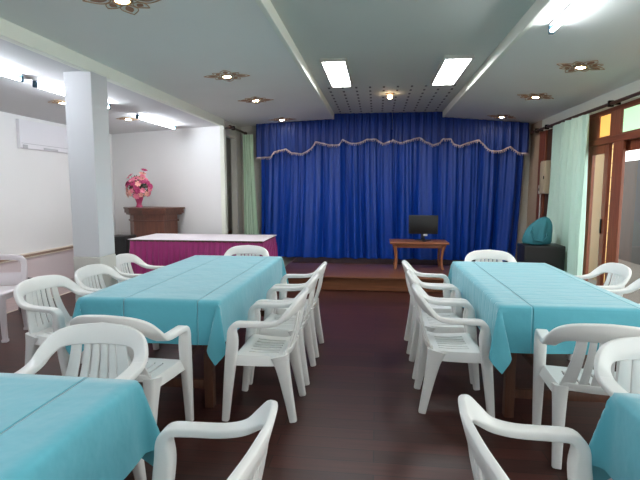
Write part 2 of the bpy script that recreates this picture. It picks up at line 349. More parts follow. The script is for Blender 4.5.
# ------------------------------------------------------------------ curtains
def drape(name, x0, x1, y, zt, zb, m, amp, per, label=None, cat='curtain', along='x', zbf=None, flare=(0, 0), nx=260, nz=26, seed=1, parent=None, gather=.5, group=None, sway=0):
    rnd = random.Random(seed); ph = [rnd.uniform(0, 6.28) for _ in range(6)]; b = NB(); pts = []
    for i in range(nx+1):
        u = i/nx; L = abs(x1-x0); s = u*L; col = []
        w = 2*math.pi*s/per
        mod = w+.9*math.sin(s*2.3+ph[0])+.7*math.sin(s*5.1+ph[1])
        am = .6+.4*math.sin(s*3.7+ph[2])
        for j in range(nz+1):
            v = j/nz; zbot = zbf(x0+(x1-x0)*u) if zbf else zb; z = zt+(zbot-zt)*v
            a = amp*(gather+(1-gather)*min(1, v*1.4))
            d = a*am*math.sin(mod+.5*math.sin(v*2.2+ph[3]))+a*.35*math.sin(2.3*mod+ph[4]+v*1.5)+a*.25*(1-v)*math.sin(5*mod)
            xx = x0+(x1-x0)*u+(flare[0]*(1-u)+flare[1]*u)*v**1.6+a*.25*math.cos(mod)+sway*v*v*math.sin(s*1.9+ph[4])
            col.append((xx, y+d, z) if along == 'x' else (y+d, xx, z))
        pts.append(col)
    grid(b, pts); thicken(b, .004)
    o = obj(name, b, m, parent, angle=80)
    return tag(o, label, cat, group) if label else o
drape('stage_curtain', -2.10, .26, 8.455, 2.50, .226, M['blue'], .075, .34, 'royal blue pleated stage curtain between the green doorway drape and the monitor table', nx=330, seed=3, sway=.07, gather=.35)
drape('stage_curtain', .27, 2.49, 8.455, 2.50, .226, M['blue'], .075, .34, 'royal blue pleated stage curtain behind the monitor, ending at the beige wall', nx=310, seed=8, sway=.06, gather=.35)
LV = [(-2.15, 2.03), (-1.88, 2.04), (-1.83, 2.13), (-1.61, 2.18), (-1.52, 2.11), (-1.32, 2.09), (-1.16, 2.18), (-1.08, 2.3), (-.83, 2.24), (-.66, 2.24), (-.61, 2.34), (-.57, 2.31), (-.45, 2.26), (-.31, 2.27), (-.18, 2.33), (-.03, 2.33), (.09, 2.25), (.24, 2.3)]
RV = [(.25, 2.32), (.39, 2.26), (.52, 2.3), (.71, 2.35), (.81, 2.28), (.95, 2.22), (1.06, 2.26), (1.1, 2.32), (1.23, 2.32), (1.28, 2.24), (1.38, 2.2), (1.52, 2.25), (1.7, 2.3), (1.78, 2.21), (1.9, 2.11), (2.06, 2.11), (2.21, 2.18), (2.28, 2.13), (2.33, 2.08), (2.51, 2.06)]
def interp(T):
    def f(x):
        if x <= T[0][0]: return T[0][1]
        for (a, za), (c, zc) in zip(T, T[1:]):
            if x <= c: return za+(zc-za)*(x-a)/(c-a)
        return T[-1][1]
    return f
def valance(T, label, seed):
    f = interp(T); rnd = random.Random(seed)
    b = NB(); pts = []; n = 300; x0, x1 = T[0][0], T[-1][0]; edge = []
    p1, p2 = rnd.uniform(0, 6), rnd.uniform(0, 6)
    for i in range(n+1):
        x = x0+(x1-x0)*i/n; zt = ceil_z(x)-.004; zb = f(x); col = []
        for j in range(11):
            v = j/10
            d = .020*math.sin(2*math.pi*x/.13+1.2*math.sin(3*x+p1))*(.7+.3*v)+.008*math.sin(2*math.pi*x/.045+p2)*(1-.5*v)-.03*math.sin(v*2.2)
            col.append((x, 8.36+d, zt+(zb-zt)*v))
        pts.append(col); edge.append(Vector(col[-1]))
    grid(b, pts); thicken(b, .004); o = obj('curtain_valance', b, M['blue_valance'], angle=80); tag(o, label, 'valance')
    b = NB(); tube(b, [e+Vector((0, -.008, -.004)) for e in edge[::2]], .012, 6)
    for k, e in enumerate(edge[::4]):
        tube(b, [e+Vector((0, -.008, -.006)), e+Vector((rnd.uniform(-.006, .006), -.010, -.035-rnd.uniform(0, .012)))], [.005, .007], 5)
    obj('fringe', b, M['silver'], o)
valance(LV, 'blue scalloped valance with silver fringe, on the podium side of the stage', 4)
valance(RV, 'blue scalloped valance with silver fringe, over the monitor table half of the stage', 5)
drape('window_curtain', 6.07, 7.22, 2.495, 2.366, .235, M['mint'], .062, .21, 'pale mint green curtain hanging from the rod beside the glass doors', along='y', flare=(-.03, .16), nx=160, seed=11)
drape('doorway_curtain', -2.38, -2.19, 8.27, 2.43, .03, M['mint_dull'], .03, .07, 'narrow pale green drape hanging at the dim doorway beside the blue curtain', flare=(-.01, .13), nx=70, seed=13)
def rod(label, x, y0, y1, z, brk):
    t = thing('curtain_rod', label, 'curtain rod', (x, y0, z))
    b = NB(); tube(b, [(0, 0, 0), (0, y1-y0, 0)], .019, 12); obj('rod', b, M['dark_wood'], t)
    for k, s in ((0, -1), (y1-y0, 1)):
        b = NB(); prof = [(.002, 0), (.024, .01), (.03, .03), (.02, .052), (.028, .06), (.01, .08), (.002, .085)]
        loft(b, [[(r*math.cos(a*math.pi/6), k+s*q, r*math.sin(a*math.pi/6)) for a in range(12)] for r, q in prof]); obj('finial', b, M['dark_wood'], t)
    for yy in brk:
        b = NB(); box(b, min(0, (XR-x) if x > 0 else (XA-x)), max(0, (XR-x) if x > 0 else (XA-x)), yy-y0-.012, yy-y0+.012, -.012, .012, .003); box(b, -.03, .03, yy-y0-.016, yy-y0+.016, -.035, .035, .008); obj('bracket', b, M['metal'], t)
rod('long dark wooden curtain rod above the glass doors', XR-.10, 1.2, 8.2, 2.395, (8.0, 7.55, 5.6, 4.2, 2.6))
rod('short dark curtain rod above the dim doorway near the podium', XA+.16, 7.5, 8.3, 2.46, (7.62,))

# ------------------------------------------------------------------ ceiling lamps
def fluo(label, x, y0, y1, z, k='tube'):
    t = thing('fluorescent_lamp', label, 'lamp', (x, y0, z), 0, 'bare fluorescent tubes')
    L = y1-y0
    b = NB(); tube(b, [(0, .03, -.05), (0, L-.03, -.05)], .014, 12); obj('tube', b, M[k], t)
    b = NB(); box(b, -.02, .02, .0, L, -.012, -.0005, .003); obj('batten', b, M['batten'], t)
    for k in (0, L):
        b = NB(); box(b, -.02, .02, k-.018 if k else 0, k if k else .03, -.071, -.006, .006) if k == 0 else box(b, -.02, .02, k-.03, k, -.071, -.006, .006); obj('end_holder', b, M['cap'], t)
fluo('bare fluorescent tube at the cropped edge of the alcove ceiling, lit', -3.2, 2.72, 4.03, ZA)
fluo('bare lit fluorescent tube partly hidden behind the white column', -3.24, 4.23, 5.5, ZA)
fluo('bare lit fluorescent tube on the alcove ceiling nearest the podium wall', -3.28, 6.24, 7.46, ZA)
fluo('bare lit fluorescent tube on the main ceiling, glass door side', 1.26, 2.55, 3.80, ceil_z(1.26), 'hall_tube')
fluo('added unseen fluorescent tube over the rear of the hall', 1.26, -.6, .65, ceil_z(1.26), 'hall_tube')  # extra tube behind the camera, added to brighten the hall
fluo('added unseen fluorescent tube over the rear of the alcove', -3.2, .3, 1.55, ZA)  # unseen tube, added for more light in the alcove
fluo('added unseen fluorescent tube over the rear of the hall, podium side', -1.35, .1, 1.35, ceil_z(-1.35), 'hall_tube')  # unseen tube above the frame, added to lift the ceiling and hall
fluo('added unseen fluorescent tube over the very rear of the hall', -1.35, -2.2, -.95, ceil_z(-1.35), 'hall_tube')  # another added tube out of view, fills the rear with light
def led(label, x0, x1, y0, y1):
    t = thing('ceiling_panel_light', label, 'ceiling light', ((x0+x1)/2, (y0+y1)/2, ZC)); w, h = (x1-x0)/2, (y1-y0)/2
    b = NB(); box(b, -w-.02, w+.02, -h-.012, h+.012, -.02, -.001, .003); box(b, -w-.02, -w, -h-.012, h+.012, -.04, -.018, .002); box(b, w, w+.02, -h-.012, h+.012, -.04, -.018, .002); box(b, -w, w, -h-.012, -h, -.04, -.018, .002); box(b, -w, w, h, h+.012, -.04, -.018, .002); obj('housing', b, M['grey_panel'], t)
    b = NB(); box(b, -w+.001, w-.001, -h+.001, h-.001, -.026, -.0205); obj('diffuser', b, M['panel'], t)
led('rectangular lit panel light on the raised ceiling strip, podium side', -.57, -.34, 4.88, 6.05)
led('rectangular lit panel light on the raised ceiling strip, glass door side', .66, .91, 4.92, 6.09)
def downlight(label, x, y, z, tilt=0, size=.24):
    t = thing('downlight', label, 'downlight', (x, y, z), 0, 'recessed downlights with painted rosettes'); t.rotation_euler = (0, tilt, 0)
    b = NB(); n = 8
    for k in range(n):
        a = 2*math.pi*k/n+.2; big = size*(1.0 if k % 2 == 0 else .78)
        def P(u, v): return (math.cos(a)*u-math.sin(a)*v, math.sin(a)*u+math.cos(a)*v)
        out = []; q = 14; r0 = .07
        for i in range(q+1):
            s = i/q; out.append((r0+(big-r0)*s, .055*math.sin(math.pi*s**.8)*(1 if k % 2 == 0 else .8)))
        loop = [P(u, v) for u, v in out]+[P(u, -v) for u, v in out[::-1]]
        tube(b, [(px, py, -.002) for px, py in loop], .0035, 5)
        inn = [P(r0+.025+(big-r0-.07)*i/q, .026*math.sin(math.pi*(i/q))) for i in range(q+1)]+[P(r0+.025+(big-r0-.07)*i/q, -.026*math.sin(math.pi*(i/q))) for i in range(q-1, 0, -1)]
        prism(b, inn, -.004, -.0005, 1)
    obj('rosette', b, [M['brown_paint'], M['brown_dark']], t)
    b = NB(); lathe(b, [(.040, -.001), (.062, -.001), (.064, -.008), (.058, -.014), (.044, -.012), (.040, -.004)], 24); obj('ring', b, M['chrome'], t)
    b = NB(); lathe(b, [(.001, -.016), (.022, -.015), (.036, -.011), (.042, -.004), (.001, -.003)], 20); obj('bulb', b, M['bulb'], t)
tl = math.atan2(ZI-ZL, XI0-XA); tr = math.atan2(ZI-ZR, XR-XI1)
for lb, x, y in (('rosette downlight of the podium side row, second from the camera', -1.58, 4.94), ('rosette downlight of the podium side row, cut by the top of the frame', -1.60, 2.92),
                 ('rosette downlight of the podium side row, third from the camera', -1.62, 6.28), ('rosette downlight of the podium side row, just before the blue valance', -1.62, 8.05),
                 ('rosette downlight of the glass door side row, nearest the camera', 1.90, 4.86), ('rosette downlight of the glass door side row, middle of three', 1.95, 6.30), ('rosette downlight of the glass door side row, just before the blue valance', 1.96, 7.95)):
    downlight(lb, x, y, ceil_z(x)-.0005, -tl if x < 0 else tr)
downlight('alcove downlight glowing behind the white column', -3.74, 5.35, ZA-.0005, 0, .17)
downlight('alcove downlight beside the tube nearest the podium', -3.66, 6.7, ZA-.0005, 0, .17)
t = thing('ceiling_spot', 'single small warm bulb among the ceiling perforations', 'ceiling light', (.16, 6.73, ZC))
b = NB(); lathe(b, [(.055, -.001), (.055, -.012), (.03, -.02), (.02, -.02), (.02, -.001)], 18); obj('lamp_base', b, M['brown_dark'], t)
b = NB(); lathe(b, [(.012, -.02), (.03, -.035), (.034, -.05), (.024, -.068), (.002, -.076)], 16); obj('bulb', b, M['small_bulb'], t)

# ------------------------------------------------------------------ alcove things
t = thing('air_conditioner', 'white wall mounted air conditioner high on the alcove side wall', 'air conditioner', (XL, 6.68, 2.04))
b = NB(); loft(b, [[(.0, y, 0), (.04, y, 0), (.05, y, .01), (.05, y, .39), (.045, y, .40), (0, y, .40)] for y in (-.56, .56)]); obj('body', b, M['ac'], t)
b = NB(); box(b, .046, .052, -.54, .54, .07, .076, .002); obj('air_flap', b, M['ac_grey'], t)
b = NB(); box(b, .046, .053, -.52, -.42, .0, .055, .004); obj('display', b, M['ac_grey'], t)
b = NB(); box(b, .046, .053, -.10, .22, .01, .04, .004); obj('outlet_grille', b, M['ac_grey'], t)
# skirted table
hx, hy = .98, .43
t = thing('skirted_table', 'long table with a magenta pleated skirt in front of the podium', 'table', (-2.56, 6.81, 0))
hx, hy = .98, .43
b = NB(); box(b, -hx, hx, -hy, hy, .715, .742, .004); obj('tabletop', b, M['table_wood'], t)
for sx in (-1, 1):
    for sy in (-1, 1):
        b = NB(); tube(b, [(sx*(hx-.08), sy*(hy-.08), .003), (sx*(hx-.08), sy*(hy-.08), .716)], .02, 8); obj('leg', b, M['metal'], t)
per = []; st = .0065
def walk(a, c):
    n = int(math.dist(a, c)/st); return [(a[0]+(c[0]-a[0])*i/n, a[1]+(c[1]-a[1])*i/n) for i in range(n)]
cs = [(-hx, hy), (-hx, -hy), (hx, -hy), (hx, hy)]
nor = [(-1, 0), (0, -1), (1, 0)]
pts = []; s = 0
for (a, c), nrm in zip(zip(cs, cs[1:]), nor):
    for (x, y) in walk(a, c):
        s += st; col = []
        for j in range(9):
            v = j/8; d = .004+.026*abs(math.sin(math.pi*s/.085+.4*math.sin(s*9)))*(.35+.65*min(1, v*3))*min(1, .3+v*3)+.002*math.sin(2*math.pi*s/.031)-.010*(1-min(1, v*4))+.016*v+.006*v*math.sin(s*7)
            col.append((x+nrm[0]*d, y+nrm[1]*d, .7415-.73*v))
        pts.append(col)
b = NB(); grid(b, pts); thicken(b, .003); obj('skirt', b, M['magenta'], t, angle=80)
b = NB(); box(b, -hx-.022, hx+.022, -hy-.022, hy+.012, .7435, .751, .003); o = obj('tablecloth', b, M['white_cloth'], None, loc=(-2.56, 6.81, 0)); tag(o, 'plain white cloth laid flat on the magenta skirted table', 'tablecloth')
# podium: five-sided front lectern
t = thing('lectern', 'brown wooden lectern with angled sides behind the magenta skirted table', 'lectern', (-3.90, 7.73, 0), -20)
def hexa(w, d, c): return [(-w, d), (-w, -d+c), (-w*.32, -d), (w*.32, -d), (w, -d+c), (w, d)]
fr = hexa(.40, .26, .22)
b = NB(); prism(b, hexa(.40, .24, .16), 0, 1.06); obj('body', b, M['podium'], t, False)
b = NB(); prism(b, hexa(.42, .26, .17), .92, .945); obj('moulding', b, M['podium_top'], t, False)
b = NB(); prism(b, hexa(.485, .31, .19), 1.06, 1.13); prism(b, hexa(.46, .285, .18), 1.03, 1.06); prism(b, hexa(.50, .325, .20), 1.13, 1.155); obj('top', b, M['podium_top'], t, False)
b = NB(); prism(b, hexa(.43, .27, .17), 0, .1); obj('plinth', b, M['podium_top'], t, False)
# flowers in a vase on the lectern
t = thing('flower_vase', 'rose pink vase of pink, peach and magenta flowers on the lectern', 'flower arrangement', (-4.06, 7.68, 1.156))
b = NB(); lathe(b, [(.05, 0), (.062, .004), (.05, .03), (.04, .06), (.05, .10), (.07, .15), (.078, .185), (.07, .19), (.045, .13), (.03, .06), (.001, .05)], 20); obj('vase', b, M['vase'], t)
rnd = random.Random(21)
def blossom(mt, r, pos, d):
    b = NB()
    for ring, (n, tl_, s) in enumerate(((7, 1.15, 1.0), (6, .7, .8), (5, .3, .55))):
        for k in range(n):
            a = 2*math.pi*(k+.5*ring)/n; ax = Vector((math.cos(a), math.sin(a), 0)); sd = Vector((-math.sin(a), math.cos(a), 0)); rows = []
            for i in range(5):
                q = i/4; ang = tl_*(q*.9+.15); p = ax*(r*s*q*math.sin(ang))+Vector((0, 0, r*s*q*math.cos(ang)*.8)); w = r*.42*math.sin(math.pi*(.12+.8*q))*s
                rows.append([p-sd*w+Vector((0, 0, w*.2)), p, p+sd*w+Vector((0, 0, w*.2))])
            grid(b, rows)
    thicken(b, r*.03)
    o = obj('blossom', b, mt, t, angle=80); o.location = pos; o.rotation_euler = Vector(d).to_track_quat('Z', 'Y').to_euler(); return o
prot = {k: None for k in ('pink', 'peach', 'deep')}
blp = []
for k in range(44):
    for _ in range(60):
        a = rnd.uniform(0, 2*math.pi); e = rnd.uniform(-.75, 1.45); rad = .17
        p = Vector((rad*1.08*math.cos(a)*math.cos(e), rad*.8*math.sin(a)*math.cos(e), .33+rad*1.05*math.sin(e)))
        if all((p-q).length > .055 for q in blp): break
    else: continue
    blp.append(p)
extra = [Vector((.12, -.02, .62)), (Vector((.09, -.02, .56))), Vector((-.13, 0, .54)), Vector((-.16, -.02, .50)), Vector((.22, -.02, .36)), Vector((.20, -.03, .31)), Vector((-.17, -.03, .22)), Vector((-.19, 0, .40)), Vector((.02, -.12, .20)), Vector((.11, -.06, .52))]
for i, p in enumerate(blp+extra):
    k = rnd.choice(('pink', 'peach', 'deep', 'pink', 'deep')); d = (p-Vector((0, 0, .30))); d.y -= .05
    if prot[k] is None:
        prot[k] = blossom(M[k], .060, p, d)
    else:
        o = prot[k].copy(); C.objects.link(o); o.parent = t; o.location = p; o.rotation_euler = d.to_track_quat('Z', 'Y').to_euler(); sc = rnd.uniform(.8, 1.15); o.scale = (sc, sc, sc)
b = NB()
for p in blp+extra: tube(b, [(0, 0, .12), tuple(p*.55+Vector((0, 0, .05))), tuple(p-(p-Vector((0, 0, .3))).normalized()*.005)], .0035, 5)
for k in range(130):
    a = rnd.uniform(0, 6.28); e = rnd.uniform(-.5, 1.4); r = rnd.uniform(.08, .17); p = Vector((r*math.cos(a)*math.cos(e), r*.8*math.sin(a)*math.cos(e), .34+r*math.sin(e)))
    d = (p-Vector((0, 0, .28))).normalized(); s_ = d.cross(Vector((0, 0, 1))).normalized(); L = .07
    rows = []
    for i in range(5):
        q = i/4; w = .018*math.sin(math.pi*(.05+.9*q)); c = p+d*L*q+Vector((0, 0, -.015*q*q)); rows.append([c-s_*w, c+Vector((0, 0, -.003)), c+s_*w])
    grid(b, rows)
obj('foliage', b, M['leaf'], t, angle=80)
def speaker(label, x, y, z, w, d, h, rz=0):
    t = thing('loudspeaker', label, 'loudspeaker', (x, y, z), rz)
    b = NB(); box(b, -w/2, w/2, -d/2, d/2, 0, h, .012); obj('cabinet', b, M['black'], t)
    b = NB(); box(b, -w/2+.02, w/2-.02, -d/2-.012, -d/2+.002, .02, h-.02, .006); obj('grille', b, M['grille'], t)
    b = NB(); box(b, w/2-.001, w/2+.012, -.06, .06, h*.62, h*.7, .004); obj('handle', b, M['metal'], t)
speaker('black loudspeaker cabinet on the floor between column and magenta skirt', -4.09, 7.12, .003, .34, .34, .72)
speaker('wide black loudspeaker cabinet below the teal bag beside the mint curtain', 2.155, 6.46, .003, .50, .34, .74)
# teal bag: slumped sack with a gathered neck
def sack(bm, c, rx, ry, h, seed):
    rn = random.Random(seed); ph = [rn.uniform(0, 6.28) for _ in range(4)]; rings = []
    for r, z, wob in ((.5, 0, .05), (.93, .03, .06), (1.02, .13, .07), (.98, .32, .09), (.90, .55, .12), (.74, .76, .15), (.55, .90, .16), (.40, .97, .2), (.08, 1.0, .1)):
        ring = []
        for k in range(36):
            a = 2*math.pi*k/36; q = r*(1+wob*(math.sin(3*a+ph[0])*.6+.5*math.sin(7*a+ph[1]+z*2)+.3*math.sin(11*a+ph[2])))
            ring.append((c[0]+rx*q*math.cos(a)+.55*z*z*rx, c[1]+ry*q*math.sin(a), c[2]+h*z*(1+.05*math.sin(2*a+ph[3]))))
        rings.append(ring)
    return loft(bm, rings)
t = thing('bag', 'slumped teal fabric bag resting on the black loudspeaker', 'bag', (2.10, 6.47, .744))
b = NB(); sack(b, (0, 0, 0), .17, .14, .35, 5); obj('body', b, M['teal_bag'], t, angle=60)
b = NB(); tube(b, [(-.08, -.06, .24), (-.11, -.13, .18), (-.08, -.155, .08), (.02, -.155, .05), (.08, -.145, .12), (.07, -.06, .24)], .012, 8); obj('strap', b, M['teal_bag'], t)
# electrical box, conduit and switch on the right wall
t = thing('electrical_box', 'beige electrical box on the brick wall above the teal bag', 'electrical box', (XR, 7.68, 1.40))
b = NB(); box(b, -.08, -.001, -.13, .13, 0, .50, .008); obj('body', b, M['beige_box'], t)
b = NB(); box(b, -.09, -.078, -.115, .115, .02, .48, .004); obj('door', b, M['beige_box'], t)
b = NB(); box(b, -.10, -.088, -.09, -.07, .22, .27, .003); obj('latch', b, M['metal'], t)
t = thing('switch_conduit', 'white conduit with a switch on the post beside the electrical box', 'switch', (XR-.03, 7.86, .95))
b = NB(); tube(b, [(-.014, 0, 0), (-.014, 0, .95)], .011, 8); obj('conduit', b, M['white_plastic'], t)
b = NB(); box(b, -.04, -.001, -.045, .045, .44, .58, .005); obj('switch_plate', b, M['white_plastic'], t)
b = NB(); box(b, -.046, -.038, -.012, .012, .49, .53, .003); obj('switch_button', b, M['black'], t)
# dim corridor cabinet seen in the doorway
t = thing('low_cabinet', 'dark low cabinet standing in the dim doorway', 'cabinet', (-3.12, 8.36, .003))
b = NB(); box(b, -.42, .42, -.13, .2, 0, .66, .01); obj('body', b, M['black'], t)
b = NB(); box(b, -.44, .44, -.15, .22, .66, .69, .004); obj('top', b, M['podium_top'], t)
b = NB(); box(b, -.40, -.01, -.145, -.128, .05, .62, .004); obj('door', b, M['black'], t)
b = NB(); box(b, .01, .40, -.145, -.128, .05, .62, .004); obj('door', b, M['black'], t)

# ------------------------------------------------------------------ coffee table and monitor on the stage
t = thing('coffee_table', 'small brown wooden table on the stage under the monitor', 'table', (.66, 7.55, .2195))
b = NB(); box(b, -.45, .45, -.24, .24, .40, .435, .01); obj('tabletop', b, M['coffee_wood'], t)
b = NB(); box(b, -.36, .36, -.19, -.17, .34, .40, .004); box(b, -.36, .36, .17, .19, .34, .40, .004); box(b, -.37, -.35, -.19, .19, .34, .40, .004); box(b, .35, .37, -.19, .19, .34, .40, .004); obj('apron', b, M['coffee_wood'], t)
for sx in (-1, 1):
    for sy in (-1, 1):
        b = NB(); P = catmull([(sx*.385, sy*.19, .40, 0, -1, 0, .06, .045), (sx*.355, sy*.18, .28, 0, -1, 0, .045, .036), (sx*.345, sy*.18, .12, 0, -1, 0, .036, .032), (sx*.365, sy*.19, .002, 0, -1, 0, .042, .034)], 5)
        loft(b, ribbon_rings(P)); obj('leg', b, M['coffee_wood'], t)
t = thing('monitor', 'black computer monitor on the small table before the blue curtain', 'monitor', (.74, 7.62, .656))
b = NB(); box(b, -.23, .23, -.02, .02, .10, .40, .008); obj('bezel', b, M['black'], t)
b = NB(); box(b, -.212, .212, -.024, -.019, .125, .385, .001); obj('screen', b, M['screen'], t)
b = NB(); box(b, -.03, .03, .0, .03, .01, .16, .006); obj('stand', b, M['black'], t)
b = NB(); prism(b, [(.13*math.cos(a*math.pi/12), .09*math.sin(a*math.pi/12)) for a in range(24)], 0, .012); obj('base', b, M['black'], t, angle=30)
t = thing('webcam', 'tiny grey webcam on a stalk in front of the monitor', 'webcam', (.74, 7.44, .656))
b = NB(); lathe(b, [(.03, 0), (.032, .006), (.008, .012), (.006, .09), (.001, .092)], 14); obj('stalk', b, M['black'], t)
b = NB(); box(b, -.015, .05, -.016, .016, .085, .115, .008); obj('head', b, M['batten'], t)

# ------------------------------------------------------------------ plastic armchair
def armchair(label, loc, rz, group):
    t = thing('plastic_armchair', label, 'chair', loc, rz, group); m = M['plastic']
    def U(sx):
        raw = [(.224, .208, .002, 0, 1, .10, .046, .044), (.229, .186, .20, 0, 1, .12, .054, .056), (.234, .160, .42, 0, 1, .13, .062, .070), (.237, .148, .53, 0, 1, .13, .066, .068), (.238, .148, .594, 0, 1, .3, .066, .050),
               (.239, .122, .632, 0, .5, .87, .066, .036), (.240, .06, .638, 0, 0, 1, .064, .032), (.242, -.06, .640, 0, .05, 1, .064, .031), (.244, -.140, .655, -.10, .42, .9, .066, .030),
               (.235, -.192, .692, -.35, .85, .45, .070, .028), (.202, -.232, .732, -.30, .95, .3, .082, .026), (.13, -.258, .753, -.15, 1, .28, .096, .024), (0, -.272, .760, 0, 1, .28, .104, .024)]
        return catmull([(sx*p[0],)+p[1:3]+(sx*p[3],)+p[4:] for p in raw], 4)
    rail = []
    for sx in (1, -1):
        P = U(sx); k1, k2 = 5*4, 8*4
        b = NB(); loft(b, ribbon_rings(P)[:k1+1]); obj('leg', b, m, t, angle=60)
        b = NB(); loft(b, ribbon_rings(P)[k1:k2+1]); obj('armrest', b, m, t, angle=60)
        rr = P[k2-1:]
        rail.append(rr)
    path = rail[0][:-1]+rail[1][::-1]
    b = NB(); loft(b, ribbon_rings(path)[1:-1])
    # slatted panel under the rail
    sl = [(-1, -.63), (-.57, -.33), (-.27, -.03), (.03, .27), (.33, .57), (.63, 1)]
    for u0, u1 in sl:
        P = []
        for i in range(7):
            q = i/6; z = .728-.298*q; hw = .138+.055*q**1.5; u = (u0+u1)/2; x = u*hw; y = -.262+.075*q+.9*x*x*(1-.3*q)-.012*math.sin(math.pi*q)
            P.append((x, y, z, 0, 1, .25, (u1-u0)*hw, .010))
        loft(b, ribbon_rings(P))
    P = [(x, -.196+.7*x*x, .437, 0, 1, .2, .045, .014) for x in [-.19+.38*i/10 for i in range(11)]]
    loft(b, ribbon_rings(P))
    obj('backrest', b, m, t, angle=60)
    # seat: dished shell with slots, rolled lip
    us = [-1.10, -1.09, -1.05, -1, -.79, -.73, -.51, -.45, -.23, -.17, -.03, .03, .17, .23, .45, .51, .73, .79, 1, 1.05, 1.09, 1.10]
    us = [-1.10, -1.09, -1.05, -1, -.80, -.64, -.58, -.39, -.33, -.14, -.08, .08, .14, .33, .39, .58, .64, .80, 1, 1.05, 1.09, 1.10]
    slot = {i for i, (a, c) in enumerate(zip(us, us[1:])) if abs(c-a-.06) < .001 and abs(a) < .8}
    vs = [-.19, -.16, -.12, -.07, -.02, .04, .075, .10, .13, .148, .160, .168, .170]
    pts = []
    for u in us:
        col = []
        for v in vs:
            f = (v+.19)/.36; hw = .182+.038*f; z = .432-.012*math.sin(math.pi*min(1, f*1.1))*(1-u*u*.6)-.005*(1-f)
            a = max(0, abs(u)-1)/.10; z -= .062*a**1.6
            c = max(0, v-.13)/.040; z -= .045*min(1, c)**1.8
            col.append((u*hw, v, z))
        pts.append(col)
    b = NB(); grid(b, pts, keep=lambda i, j: not (i in slot and 2 <= j <= 5)); thicken(b, .010); obj('seat', b, m, t, angle=50)
    for sx in (1, -1):
        P = catmull([(sx*.180, -.140, .425, 0, -1, .1, .070, .120), (sx*.183, -.160, .34, 0, -1, .15, .062, .086), (sx*.188, -.192, .18, 0, -1, .15, .052, .062), (sx*.193, -.226, .002, 0, -1, .15, .044, .046)], 5)
        b = NB(); loft(b, ribbon_rings(P)); obj('leg', b, m, t, angle=60)
    return t
SIDE = 'white plastic armchairs around the tables'
CH = [
 ((-.735, 3.0, 0), 90, 'armchair on the aisle side of the podium side table, nearest the camera of its three'),
 ((-.735, 3.57, 0), 90, 'armchair on the aisle side of the podium side table, middle of its three'),
 ((-.735, 4.16, 0), 90, 'armchair on the aisle side of the podium side table, nearest the stage'),
 ((.54, 3.22, 0), -90, 'armchair on the aisle side of the door side table, nearest the camera of its three'),
 ((.54, 3.78, 0), -90, 'armchair on the aisle side of the door side table, middle of its three'),
 ((.53, 4.34, 0), -90, 'armchair on the aisle side of the door side table, nearest the stage'),
 ((-2.27, 3.18, 0), -100, 'armchair on the alcove side of the podium side table, turned slightly, nearest the camera'),
 ((-2.215, 3.77, 0), -92, 'armchair on the alcove side of the podium side table, in front of the white column'),
 ((-2.31, 4.46, 0), -90, 'armchair on the alcove side of the podium side table, nearest the magenta skirt'),
 ((-1.50, 5.10, 0), 180, 'armchair at the stage end of the podium side table, back against the magenta skirt'),
 ((1.22, 5.0, 0), 180, 'armchair at the stage end of the door side table, only its back top showing'),
 ((-1.40, 2.54, 0), -3, 'armchair at the camera end of the podium side table, seen from behind'),
 ((1.19, 2.675, 0), -9, 'armchair at the camera end of the door side table, seen from behind'),
 ((-1.33, 1.85, 0), 184, 'armchair facing the camera behind the cropped front table with one long crease'),
 ((1.23, 1.94, 0), 180, 'armchair facing the camera behind the cropped front table near the glass doors'),
 ((-.58, 1.25, 0), 90, 'cropped armchair beside the front table, its arm touching the cloth with one long crease'),
 ((.55, 1.37, 0), -90, 'cropped armchair in the aisle, back toward the podium, arm toward the front corner table'),
 ((1.88, 4.40, 0), 92, 'armchair on the glass door side of the table, whole back visible'),
 ((1.88, 3.76, 0), 90, 'armchair on the glass door side of the table, cut off by the frame edge'),
]
proto = armchair(CH[0][2], CH[0][0], CH[0][1], SIDE)
for loc, rz, lb in CH[1:]: dup(proto, loc, rz, lb)

# odd chair at the far side: plain back with a wide opening
t = thing('plastic_chair', 'off-white plastic chair with a wide slot in its back, by the alcove wall', 'chair', (-3.79, 4.16, 0), 193); m = M['old_plastic']
b = NB()
P = catmull([(-.21, -.19, .43, 0, 1, .2, .06, .03), (-.215, -.215, .60, 0, 1, .2, .06, .028), (-.205, -.235, .715, 0, 1, .2, .06, .026), (-.15, -.245, .76, 0, 1, .2, .06, .024), (0, -.25, .767, 0, 1, .2, .06, .024), (.15, -.245, .76, 0, 1, .2, .06, .024), (.205, -.235, .715, 0, 1, .2, .06, .026), (.215, -.215, .60, 0, 1, .2, .06, .028), (.21, -.19, .43, 0, 1, .2, .06, .03)], 5)
loft(b, ribbon_rings(P)); loft(b, ribbon_rings([(x, -.208, .545, 0, 1, .15, .13, .018) for x in (-.2, -.1, 0, .1, .2)])); obj('backrest', b, m, t, angle=60)
b = NB(); box(b, -.22, .22, -.21, .21, .44, .475, .016, seg=3); box(b, -.21, .21, .185, .205, .39, .45, .008); box(b, -.21, -.19, -.2, .2, .40, .45, .006); box(b, .19, .21, -.2, .2, .40, .45, .006); obj('seat', b, m, t)
for sx in (-1, 1):
    for sy in (-1, 1):
        P = catmull([(sx*.19, sy*.185, .44, 0, -1, 0, .065, .06), (sx*.20, sy*.195, .22, 0, -1, 0, .05, .048), (sx*.21, sy*.205, .03, 0, -1, 0, .044, .042)], 4)
        b = NB(); loft(b, ribbon_rings(P)); lg = obj('leg', b, m, t, angle=60)
        b = NB(); box(b, sx*.21-.026, sx*.21+.026, sy*.205-.025, sy*.205+.025, .002, .032, .006); obj('foot_cap', b, m, lg)
t = thing('bag', 'black bag on the floor behind the slot-backed plastic chair', 'bag', (-4.02, 5.02, .008))
b = NB(); sack(b, (0, 0, 0), .17, .13, .36, 9); obj('body', b, M['black'], t, angle=60)
